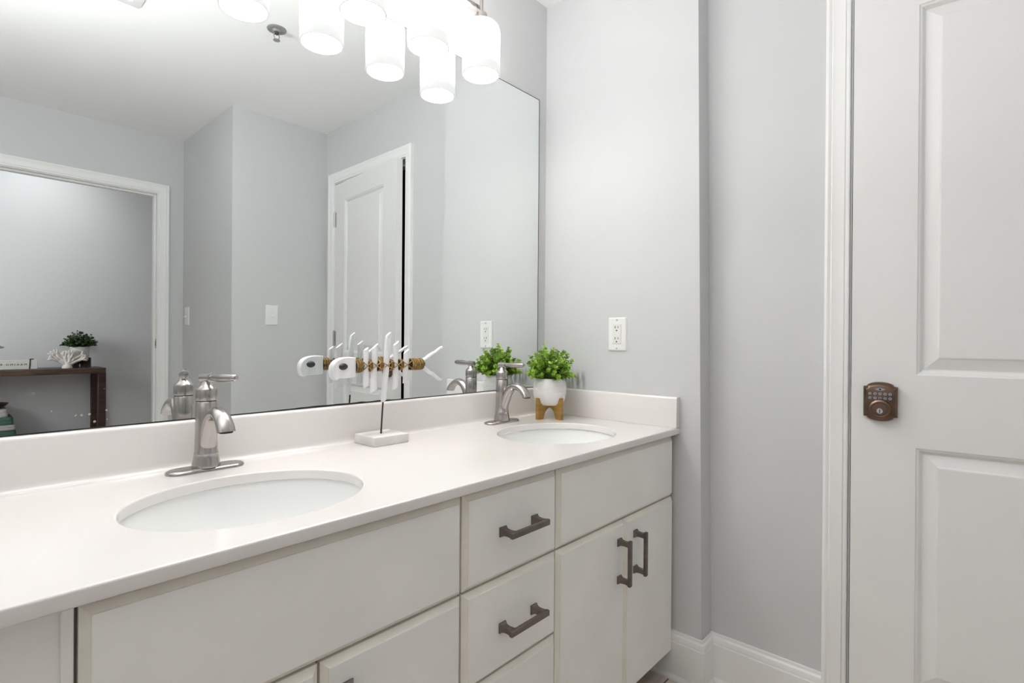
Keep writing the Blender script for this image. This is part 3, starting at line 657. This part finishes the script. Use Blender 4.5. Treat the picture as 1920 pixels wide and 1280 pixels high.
# ------------------------------------------------------------------ fish sculpture
def fish():
    t = thing('fish_sculpture', 'white driftwood fish skeleton bound with twine, on a rod and block', 'sculpture', (-0.787, -0.0815, ZC))
    ox, oy, oz = -0.787, -0.0815, ZC
    rnd = random.Random(7)
    MB().rbox(-0.053, 0.053, -0.0465, 0.0465, 0, 0.0235, 0.0022, 2).build('base_block', 'woodbase', t, ang=30)
    tag(MB().tube([(-0.0025, 0, 0.0225), (0.0005, 0, 0.07), (0.0035, 0, 0.112)], 0.0022, 12).build('rod', 'rod', t), 'thin dark iron rod')
    zs = 0.9930 - oz
    # spine
    MB().tube([(-0.085, 0, zs + 0.001), (0.02, 0, zs), (0.135, 0, zs)], [0.0105, 0.0085, 0.0095], 14).build('spine', 'rod', t)
    # head: D-shaped board
    pts = []
    x0, x1, z0, z1 = -0.9335 - ox, -0.8695 - ox, 0.9600 - oz, 1.0105 - oz
    out = [(x - ox, z - oz) for x, z in ((-.8707, .9684), (-.8703, .990), (-.8707, 1.0150), (-.884, 1.0162), (-.8989, 1.0155), (-.9085, 1.0140), (-.9167, 1.0112), (-.9225, 1.0080), (-.9271, 1.0040), (-.9330, .9955), (-.9342, .9880), (-.9340, .9793), (-.9316, .9690), (-.9275, .9635), (-.9227, .9609), (-.9190, .9635), (-.9138, .9644), (-.895, .9648), (-.8752, .9657))]
    rings = []
    cxm = sum(p[0] for p in out) / len(out); czm = sum(p[1] for p in out) / len(out)
    for k, y in ((0.95, -0.0115), (1.0, -0.0095), (1.0, 0.0095), (0.95, 0.0115)): rings.append([Vector((cxm + (a - cxm) * k, y, czm + (b - czm) * k)) for a, b in out])
    hd = MB().loft(rings).build('head', 'wood', t, ang=40)
    for s in (-1, 1):
        e = MB().lathe([(0.0, 0.006), (0.005, 0.0052), (0.0085, 0.0035), (0.0105, 0.0)], seg=24, sx=1.18, sy=0.80, cap0=False, xf=Matrix.Translation((-0.9063 - ox, s * 0.0112, 0.9933 - oz)) @ Matrix.Rotation(-s * math.pi / 2, 4, 'X'))
        tag(e.build('eye', 'eye', hd), 'dark oval bead eye')
    # ribs
    def rib(xc, w, zt, zb, lean, y=-0.006):
        rr = []; N = 9
        for i in range(N + 1):
            f = i / N; z = zb + (zt - zb) * f
            wob = 0.0007 * math.sin(f * 9 + xc * 60)
            ww = w / 2 * (0.92 + 0.10 * math.sin(f * 5 + xc * 90))
            ring = []
            for k in range(10):
                a = 2 * math.pi * k / 10
                px = ww * math.cos(a); tz = 0
                if i == N: tz = 0.75 * px
                if i == 0: tz = 0.5 * px
                ring.append(Vector((xc - ox + px + wob + lean * (f - 0.5), y + 0.0052 * math.sin(a), z - oz + tz)))
            rr.append(ring)
        return MB().loft(rr).build('rib', 'wood', t, ang=50)
    rib(-0.840, 0.0165, 1.036, 0.940, 0.000); rib(-0.8155, 0.021, 1.043, 0.928, 0.004)
    rib(-0.7795, 0.0185, 1.075, 0.8995, 0.013); rib(-0.7490, 0.0185, 1.051, 0.931, 0.001); rib(-0.7165, 0.0185, 1.029, 0.946, 0.004)
    # short stub behind the long rib
    # twine wraps
    def wrap(xa, xb, r, turns, rt=0.00088):
        mb = MB()
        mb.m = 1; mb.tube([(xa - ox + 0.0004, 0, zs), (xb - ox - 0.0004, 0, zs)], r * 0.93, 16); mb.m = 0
        n = int(turns * 18); pts = []
        for i in range(n + 1):
            a = 2 * math.pi * turns * i / n
            q = r * (1 + 0.05 * math.sin(a * 0.37))
            pts.append((xa - ox + (xb - xa) * i / n, q * math.cos(a), zs + q * math.sin(a)))
        mb.tube(pts, rt, 6)
        return mb.build('twine_wrap', ['rope', 'ropedark'], t, ang=60)
    wrap(-0.871, -0.850, 0.0165, 8); wrap(-0.700, -0.6585, 0.0155, 15)
    for xc in (-0.8285, -0.7985, -0.7635, -0.7325): wrap(xc - 0.0055, xc + 0.0055, 0.0145, 4)
    # crossing twine over the ribs
    xs = [-0.852, -0.8285, -0.7985, -0.7635, -0.7325, -0.702]
    for side in (-1, 1):
        for s0 in (-1, 1):
            yy = 0.0128 * side - (0.003 if side < 0 else 0.0); pts = []; sg = s0
            for i in range(len(xs) - 1):
                pts += [(xs[i] - ox, yy * 0.9, zs + sg * 0.010), ((xs[i] + xs[i + 1]) / 2 - ox, yy, zs)]; sg = -sg
            pts.append((xs[-1] - ox, yy * 0.9, zs + sg * 0.010))
            MB().tube(pts, 0.0014, 6).build('cross_twine', 'rope', t, ang=60)
    # tail
    for sg, xe, ze in ((1, -0.585, 1.040), (-1, -0.5875, 0.9435)):
        a = Vector((-0.664 - ox, 0, zs + sg * 0.004)); b = Vector((xe - ox, -0.001, ze - oz)); pts = [a + (b - a) * (i / 7) + Vector((0, 0, 0.0012 * math.sin(i * 2.1 + sg))) for i in range(8)]
        MB().tube(pts, [0.0070, 0.0074, 0.0072, 0.0066, 0.0066, 0.0060, 0.0056, 0.0045], 10, flat=0.75).build('tail_fin', 'wood', t, ang=50)
fish()

# ------------------------------------------------------------------ plants
def foliage(name, parent, m, seed, rx, rz, zbase, nst, leafr, flat=1.0, per=9):
    rnd = random.Random(seed); vs = []; fs = []; tone = []
    stems = MB()
    def leaf(c, d, nrm, r, tn):
        x = d.normalized(); y = nrm.cross(x).normalized(); z = x.cross(y)
        b = len(vs); pts = [(0, 0, 0)]
        prof = [(0.12, 0.25), (0.40, 0.72), (0.75, 0.92), (1.10, 0.92), (1.45, 0.66), (1.68, 0.28)]
        for (l, w) in prof: pts.append((l, w, 0.22 * w + 0.10 * l))
        pts.append((1.78, 0, 0.12))
        for (l, w) in reversed(prof): pts.append((l, -w, 0.22 * w + 0.10 * l))
        mid = len(pts); pts.append((0.9, 0, 0.02))
        for p in pts: vs.append(tuple(c + (x * p[0] + y * p[1] + z * p[2]) * r)); tone.append(tn)
        n = mid
        for i in range(n): fs.append((b + mid, b + i, b + (i + 1) % n))
    for k in range(nst):
        az = k * 2.39996 + rnd.uniform(-0.2, 0.2); f = (k + 0.5) / nst
        el = math.acos(1 - f * 1.02) if f < 0.97 else 1.55           # 0 up, ~90deg out
        ln = rnd.uniform(0.76, 1.12)
        tip = Vector((rx * math.sin(el) * math.cos(az) * ln, rx * flat * math.sin(el) * math.sin(az) * ln, zbase + rz * (math.cos(el) * ln * 0.96 + 0.06)))
        root = Vector((0.35 * tip.x, 0.35 * tip.y, zbase - 0.01))
        mid = root.lerp(tip, 0.5) + Vector((0, 0, 0.010))
        stems.tube([root, mid, tip], [0.0012, 0.001, 0.0007], 5)
        for j in range(per):
            u = 0.28 + 0.74 * j / (per - 1)
            p = (root.lerp(mid, u * 2) if u < 0.5 else mid.lerp(tip, u * 2 - 1))
            t = (tip - root).normalized()
            side = t.cross(Vector((rnd.uniform(-1, 1), rnd.uniform(-1, 1), rnd.uniform(-1, 1)))).normalized()
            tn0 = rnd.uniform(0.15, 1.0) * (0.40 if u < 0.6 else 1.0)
            for s in (-1, 1):
                d = (side * s + t * rnd.uniform(0.25, 0.9) + Vector((0, 0, 0.15))).normalized()
                nr = (t + Vector((rnd.uniform(-.5, .5), rnd.uniform(-.5, .5), rnd.uniform(0.1, .8)))).normalized()
                leaf(p, d, nr, leafr * rnd.uniform(0.75, 1.2) * (0.75 if j == per - 1 else 1), min(1, max(0, tn0 + rnd.uniform(-.12, .12))))
    me = bpy.data.meshes.new(name); me.from_pydata(vs, [], fs); me.materials.append(M[m])
    at = me.attributes.new('tone', 'FLOAT', 'POINT'); at.data.foreach_set('value', tone)
    me.polygons.foreach_set('use_smooth', [True] * len(me.polygons)); me.update()
    o = bpy.data.objects.new(name, me); COL.objects.link(o); o.parent = parent
    st = stems.build('stems', 'stem', parent)
    return o

def plant():
    t = thing('potted_plant', 'leafy bright green plant in a white patterned pot on a wooden stand, counter corner', 'plant', (-0.131, -0.126, ZC))
    prof = [(0.030, 0.0465), (0.040, 0.0485), (0.048, 0.057), (0.0545, 0.073), (0.0575, 0.090), (0.0575, 0.108), (0.0555, 0.126), (0.0520, 0.1385), (0.0500, 0.1400), (0.0480, 0.1385), (0.0500, 0.118), (0.045, 0.116)]
    seg = 96; rings = []
    for r, z in prof:
        ring = []
        for i in range(seg):
            a = 2 * math.pi * i / seg; rr = r
            ring.append(Vector((rr * math.cos(a), rr * math.sin(a), z)))
        rings.append(ring)
    p = MB().loft(rings).build('pot', 'pot', t, ang=50)
    mb = MB()
    def rad(z):
        for (ra, za), (rb, zb) in zip(prof, prof[1:]):
            if za <= z <= zb: return ra + (rb - ra) * (z - za) / (zb - za)
        return 0.05
    for z in (0.1115, 0.0945, 0.0885):
        rr = rad(z); mb.tube([(rr * math.cos(2 * math.pi * i / 64), rr * math.sin(2 * math.pi * i / 64), z) for i in range(65)], 0.0007, 5)
    for i in range(34):                                              # band of small arches and dashes
        a = 2 * math.pi * i / 34
        for q in range(5):
            b = a + (q - 2.5) * 0.035; c = b + 0.035
            z0, z1 = 0.099 + 0.007 * math.sin(math.pi * q / 5), 0.099 + 0.007 * math.sin(math.pi * (q + 1) / 5)
            mb.tube([(rad(z0) * math.cos(b), rad(z0) * math.sin(b), z0), (rad(z1) * math.cos(c), rad(z1) * math.sin(c), z1)], 0.0007, 4)
        for (za, zb) in ((0.076, 0.084), (0.117, 0.123)):
            mb.tube([(rad(za) * math.cos(a), rad(za) * math.sin(a), za), (rad(zb) * math.cos(a), rad(zb) * math.sin(a), zb)], 0.0008, 4)
    mb.build('raised_pattern', 'pot', p, ang=60)
    MB().lathe([(0.049, 0.128), (0.02, 0.131), (0.0, 0.132)], seg=32, cap0=False).build('soil', 'soil', t)
    # stand: two crossed boards with arched feet
    mb = MB()
    hw, top = 0.0600, 0.0735
    n = 12
    arch = [(-0.036 + 0.072 * i / n, 0.040 * (1 - ((-0.036 + 0.072 * i / n) / 0.036) ** 2) ** 0.6) for i in range(n + 1)]
    arch = [(a, max(0.0, b if isinstance(b, float) else 0.0)) for a, b in arch]
    cut = [(0.046, top), (0.040, top - 0.010), (0.034, top - 0.021), (0.028, top - 0.0265), (-0.028, top - 0.0265), (-0.034, top - 0.021), (-0.040, top - 0.010), (-0.046, top)]
    outl = [(-hw, 0)] + arch + [(hw, 0), (hw, top)] + cut + [(-hw, top)]
    for ang, th in ((math.radians(172), 0.0068), (math.radians(82), 0.00685)):
        ca, sa = math.cos(ang), math.sin(ang)
        mb.prism(outl, -th, th, lambda a, b, h, ca=ca, sa=sa: Vector((a * ca - h * sa, a * sa + h * ca, b)))
    mb.build('stand', 'stand', t, smooth=False)
    foliage('foliage', t, 'leaf', 11, 0.084, 0.105, 0.137, 66, 0.0074)
plant()

def hall_plant():
    t = thing('potted_plant', 'dark green bushy plant in a plain white pot on the console table, in the mirror', 'plant', (-0.702, -4.60, 0.800))
    MB().lathe([(0.052, 0.066), (0.060, 0.070), (0.064, 0.085), (0.067, 0.165), (0.0675, 0.178), (0.064, 0.180), (0.062, 0.165), (0.05, 0.163)], seg=48).build('pot', 'darkpot', t, ang=40)
    mb = MB()
    for a in (0.5, 0.5 + math.pi / 2):
        xf = Matrix.Rotation(a, 4, 'Z'); mb.box(-0.066, 0.066, -0.012, 0.012, 0.030, 0.0655, xf); mb.box(-0.066, -0.042, -0.012, 0.012, 0.0, 0.0305, xf); mb.box(0.042, 0.066, -0.012, 0.012, 0.0, 0.0305, xf)
        mb.box(-0.072, -0.060, -0.012, 0.012, 0.0, 0.085, xf); mb.box(0.068, 0.078, -0.012, 0.012, 0.0, 0.085, xf)
    mb.build('stand', 'browns', t, smooth=False)
    foliage('foliage', t, 'leaf2', 21, 0.118, 0.118, 0.180, 60, 0.0100, per=7)
hall_plant()

# ------------------------------------------------------------------ vanity light
LX, LDX, LY, LZ, LR = -0.4545, 0.2050, -0.103, 1.8707, 0.0578
def vanity_light():
    t = thing('vanity_light', 'nickel vanity light with lit white cylinder glass shades above the mirror', 'light fixture', (LX - 1.5 * LDX, 0.0, 2.085))
    ox, oz = t.location.x, t.location.z
    MB().rbox(-0.11, 0.11, -0.022, 0.0035, -0.02, 0.09, 0.004, 2).build('backplate', 'nickel', t)
    MB().rbox(-1.5 * LDX - 0.006, 1.5 * LDX + 0.006, -0.1045 + 0.012, -0.0815 + 0.008, -0.006, 0.006, 0.0012, 1).build('crossbar', 'nickel', t)
    MB().rbox(-0.012, 0.012, -0.0815, -0.02, -0.006, 0.006, 0.001, 1).build('bracket', 'nickel', t)
    for k in range(4):
        x = LX - k * LDX - ox; b = LZ - oz
        st = MB().cyl((x, LY, 2.060 - oz), (x, LY, 2.150 - oz), 0.0058, 16).lathe([(0.0058, 0), (0.0085, 0.004), (0.006, 0.012), (0.0, 0.014)], c=(x, LY, 2.149 - oz), seg=16)
        st.build('stem', 'nickel', t)
        MB().lathe([(0.0215, 2.0325 - oz), (0.0215, 2.037 - oz), (0.0185, 2.0385 - oz), (0.0180, 2.054 - oz), (0.0165, 2.0595 - oz), (0.012, 2.0625 - oz)], c=(x, LY, 0), seg=28).build('socket', 'nickel', t)
        H = 0.163
        prof = [(LR - 0.0015, 0.0), (LR, 0.0012)] + [(LR, 0.02), (LR, 0.06), (LR, H - 0.034)] + [(LR - 0.036 + 0.036 * math.cos(a), H - 0.034 + 0.034 * math.sin(a)) for a in [math.pi / 2 * i / 8 for i in range(1, 9)]] + [(0.0, H)]
        inner = [(LR - 0.0045, 0.0), (LR - 0.0045, 0.05), (LR - 0.006, H - 0.04), (LR - 0.02, H - 0.012), (0.0, H - 0.008)]
        sh = MB().lathe(prof, seg=56, cap0=False, cap1=False).build('lamp_shade', 'opal', t, ang=60, loc=(x, LY, b))
        tag(sh, 'glowing white glass shade')
        rim = MB().lathe([(LR - 0.0015, 0.0), (LR - 0.0045, 0.0)], seg=56, cap0=False, cap1=False).build('shade_rim', 'trim', sh)
        MB().lathe(inner, seg=56, cap0=False, cap1=False).build('shade_lining', 'lampin', sh, ang=60)
vanity_light()

# ------------------------------------------------------------------ outlets, switches
def plate_mb(w, h, th=0.006):
    """in local x (width), z (height), front at y=-th"""
    r = []
    for k, y in ((0, 0), (0, -0.002), (0.0016, -0.0045), (0.0040, -th)): r.append([Vector((sx * (w / 2 - k), y, sz * (h / 2 - k))) for sx, sz in ((-1, -1), (1, -1), (1, 1), (-1, 1))])
    return MB().loft(r)
def outlet():
    t = thing('wall_outlet', 'white rectangular electric outlet on the grey end wall above the plant', 'outlet', (0, -0.317, 1.0847), -math.pi / 2)
    plate_mb(0.0700, 0.1143).build('cover_plate', 'plastic', t, ang=20)
    rc = MB().rbox(-0.0168, 0.0168, -0.0078, -0.003, -0.0335, 0.0335, 0.0008, 1).build('receptacle', 'ivory', t, ang=30)
    for zc in (0.0195, -0.0185):
        MB().box(-0.0068, -0.0046, -0.0081, -0.0070, zc + 0.0005, zc + 0.0085).build('slot', 'black', rc)
        MB().box(0.0048, 0.0066, -0.0081, -0.0070, zc + 0.0012, zc + 0.0080).build('slot', 'black', rc)
        MB().lathe([(0.0025, 0), (0.0025, 0.001)], seg=14, xf=Matrix.Translation((0, -0.0071, zc - 0.0068)) @ Matrix.Rotation(math.pi / 2, 4, 'X')).build('ground_hole', 'black', rc)
    for z in (0.0485, -0.0485): MB().lathe([(0.003, 0), (0.003, 0.0012), (0.002, 0.0018)], seg=14, xf=Matrix.Translation((0, -0.0058, z)) @ Matrix.Rotation(math.pi / 2, 4, 'X')).build('screw', 'steel', t)
outlet()
def switch(loc, rz, label):
    t = thing('light_switch', label, 'light switch', loc, rz)
    plate_mb(0.0700, 0.1143).build('cover_plate', 'plastic', t, ang=20)
    MB().box(-0.0052, 0.0052, -0.0066, -0.003, -0.0120, 0.0120).build('toggle_frame', 'ivory', t)
    xf = Matrix.Translation((0, -0.004, 0)) @ Matrix.Rotation(math.radians(28), 4, 'X')
    MB().rbox(-0.0042, 0.0042, -0.017, 0.0, -0.0045, 0.0045, 0.001, 1, xf).build('toggle', 'plastic', t)
    for z in (0.0300, -0.0300): MB().lathe([(0.003, 0), (0.003, 0.0012), (0.002, 0.0018)], seg=14, xf=Matrix.Translation((0, -0.0058, z)) @ Matrix.Rotation(math.pi / 2, 4, 'X')).build('screw', 'plastic', t)
switch((-0.2587, -R, 1.1966), math.pi, 'white toggle light switch facing the mirror, on the pale grey wall block')
switch((X2, -2.538, 1.202), -math.pi / 2, 'white toggle light switch seen edge-on, on the dark grey return by the doorway')

# ------------------------------------------------------------------ ceiling fittings
def sprinkler():
    t = thing('fire_sprinkler', 'chrome fire sprinkler head with round plate on the ceiling', 'sprinkler', (-0.628, -0.925, HC))
    MB().lathe([(0.0375, 0), (0.037, -0.003), (0.031, -0.0065), (0.028, -0.0055), (0.018, -0.006), (0.014, -0.010), (0.012, -0.012)], seg=40).build('escutcheon', 'sprink', t)
    MB().lathe([(0.009, -0.010), (0.009, -0.020), (0.006, -0.022)], seg=20).build('nozzle', 'sprinkdark', t)
    fr = MB()
    for s in (-1, 1): fr.tube([(s * 0.008, 0, -0.018), (s * 0.0115, 0, -0.028), (s * 0.009, 0, -0.038), (0.0, 0, -0.045)], 0.0018, 8)
    fr.build('frame_arm', 'sprink', t)
    df = MB().lathe([(0.0135, -0.0445), (0.0135, -0.0458), (0.004, -0.0468)], seg=24)
    df.build('deflector', 'sprink', t)
sprinkler()
def vent():
    t = thing('ceiling_vent', 'square white exhaust vent grille on the ceiling, at the top of the mirror', 'vent', (-1.195, -1.022, HC))
    MB().rbox(-0.15, 0.15, -0.15, 0.15, -0.012, -0.0005, 0.004, 2).build('grille_frame', 'vent', t)
    mb = MB()
    for i in range(13): mb.box(-0.118, 0.118, -0.114 + i * 0.019, -0.104 + i * 0.019, -0.0145, -0.0115)
    mb.build('louvers', 'vent', t, smooth=False)
vent()

# ------------------------------------------------------------------ hall console and what stands on it
def console():
    x0, x1 = -1.86, -0.5475; yf, yb = -4.428, -4.758
    t = thing('console_table', 'dark reclaimed wood console table against the hall wall, in the mirror', 'table', ((x0 + x1) / 2, (yf + yb) / 2, 0))
    hx, hy = (x1 - x0) / 2, (yf - yb) / 2
    MB().rbox(-hx, hx, -hy, hy, 0.752, 0.800, 0.006, 2).build('tabletop', 'tabletop', t, ang=40)
    for sx in (-1, 1):
        for sy in (-1, 1):
            a, b = (hx - 0.055, hx) if sx > 0 else (-hx, -hx + 0.055); c, d = (hy - 0.05, hy) if sy > 0 else (-hy, -hy + 0.05)
            MB().rbox(a, b, c, d, 0, 0.7525, 0.003, 1).build('leg', 'browns', t, ang=40)
    MB().rbox(-hx + 0.0, hx - 0.0, -hy + 0.004, hy - 0.004, 0.215, 0.249, 0.003, 1).build('shelf', 'tabletop', t, ang=40)
console()

def towels():
    specs = [(-1.109, 0.2495, 0.0755, 'green', 'folded green towel at the bottom of the pile on the console shelf', 0.15),
             (-1.112, 0.3255, 0.0415, 'greycloth', 'folded grey towel under the upper green one', 0.15),
             (-1.127, 0.3675, 0.0610, 'green', 'upper folded green towel, between the two grey ones', 0.145),
             (-1.160, 0.4290, 0.0620, 'greycloth', 'folded grey towel on top of the pile, below a dark bowl', 0.135)]
    for xr, z, h, m, label, hd in specs:
        xl = -1.42 + (-1.109 - xr) * 0.8; w = (xr - xl) / 2
        t = MB(); n = 40; rings = []
        for z_, k in ((0, 0.985), (h * 0.12, 1.0), (h * 0.45, 0.99), (h * 0.5, 0.975), (h * 0.55, 0.985), (h * 0.88, 0.965), (h, 0.935)):
            ring = []
            for i in range(n):
                a = 2 * math.pi * i / n; c, s = math.cos(a), math.sin(a); e = 0.22
                ring.append(Vector((w * k * math.copysign(abs(c) ** e, c), hd * k * math.copysign(abs(s) ** e, s), z_)))
            rings.append(ring)
        o = t.loft(rings).build('folded_towel', m, None, ang=50, loc=((xr + xl) / 2, -4.595, z))
        tag(o, label, 'towel', 'folded towels on the console shelf')
towels()
def bowl():
    o = MB().lathe([(0.06, 0), (0.075, 0.004), (0.105, 0.018), (0.122, 0.036), (0.124, 0.040), (0.120, 0.040), (0.100, 0.021), (0.06, 0.010), (0.0, 0.009)], seg=48, cap1=False).build('wooden_bowl', 'browns', None, ang=45, loc=(-1.272, -4.595, 0.4912))
    tag(o, 'dark brown shallow bowl on the folded towels at the mirror edge', 'bowl')
bowl()

def sign():
    y = -4.545; x1 = -0.983; x0 = -1.50; z = 0.800
    t = thing('block_sign', 'long white block sign with small dark lettering and a brown strap', 'sign', ((x0 + x1) / 2, y, z))
    hw = (x1 - x0) / 2
    MB().rbox(-hw, hw, -0.02, 0.02, 0, 0.0745, 0.002, 1).build('board', 'sign', t, ang=30)
    sx = hw - 0.050
    tag(MB().tube([(sx, -0.0215, 0.001), (sx, 0.0215, 0.001), (sx + 0.004, 0.0215, 0.0755), (sx + 0.004, -0.0215, 0.0755), (sx, -0.0215, 0.001)], 0.0036, 8).tube([(sx + 0.002, 0.006, 0.077), (sx + 0.016, 0.003, 0.081), (sx + 0.026, 0.008, 0.0785)], 0.0045, 8).build('strap', 'browns', t), 'dark brown cord strap')
    vs, fs = text_mesh('M A K I N G   R', 0.0215, 0.0006)
    xs = [v.x for v in vs]; k = 0.158 / (max(xs) - min(xs))
    mb = MB(); xm = (max(xs) + min(xs)) / 2
    mb.add([Vector((hw - 0.066 - 0.079 - (v.x - xm) * k, 0.0206 + v.z, 0.0385 + v.y)) for v in vs], fs)
    tag(mb.build('lettering', 'ink', t, smooth=False), 'spaced dark capital letters')
sign()

def coral():
    t = thing('coral_decor', 'white branching coral ornament on the console table beside the dark plant', 'ornament', (-0.800, -4.500, 0.800))
    rnd = random.Random(5); mb = MB()
    mb.lathe([(0.034, 0), (0.036, 0.006), (0.030, 0.022), (0.022, 0.034), (0.018, 0.05)], seg=24)
    def branch(p, d, r, ln, depth):
        q = p + d * ln; m = p + d * ln * 0.5 + Vector((rnd.uniform(-.004, .004), rnd.uniform(-.004, .004), 0))
        mb.tube([p, m, q], [r, r * 0.9, r * 0.78], 8)
        if depth == 0:
            mb.tube([q, q + d * 0.006], [r * 0.8, r * 0.35], 8); return
        n = 2 if depth > 1 else 3
        for i in range(n):
            sp = (i - (n - 1) / 2) * 0.55 + rnd.uniform(-.15, .15)
            ax = Vector((rnd.uniform(-.25, .25), 1, 0)).normalized()
            dd = (Matrix.Rotation(sp, 3, ax) @ d); dd = (dd + Vector((0, rnd.uniform(-.3, .3), 0))).normalized()
            branch(q, dd, r * 0.80, ln * rnd.uniform(0.62, 0.85), depth - 1)
    for a in (-0.95, -0.62, -0.2, 0.25, 0.62, 1.02):
        d = Vector((math.sin(a), rnd.uniform(-.25, .25), math.cos(a) * 0.92)).normalized()
        branch(Vector((0.010 * math.sin(a), 0, 0.030)), d, 0.0150, 0.062 if abs(a) > 0.5 else 0.052, 2)
    mb.build('branches', 'coral', t, ang=60)
coral()
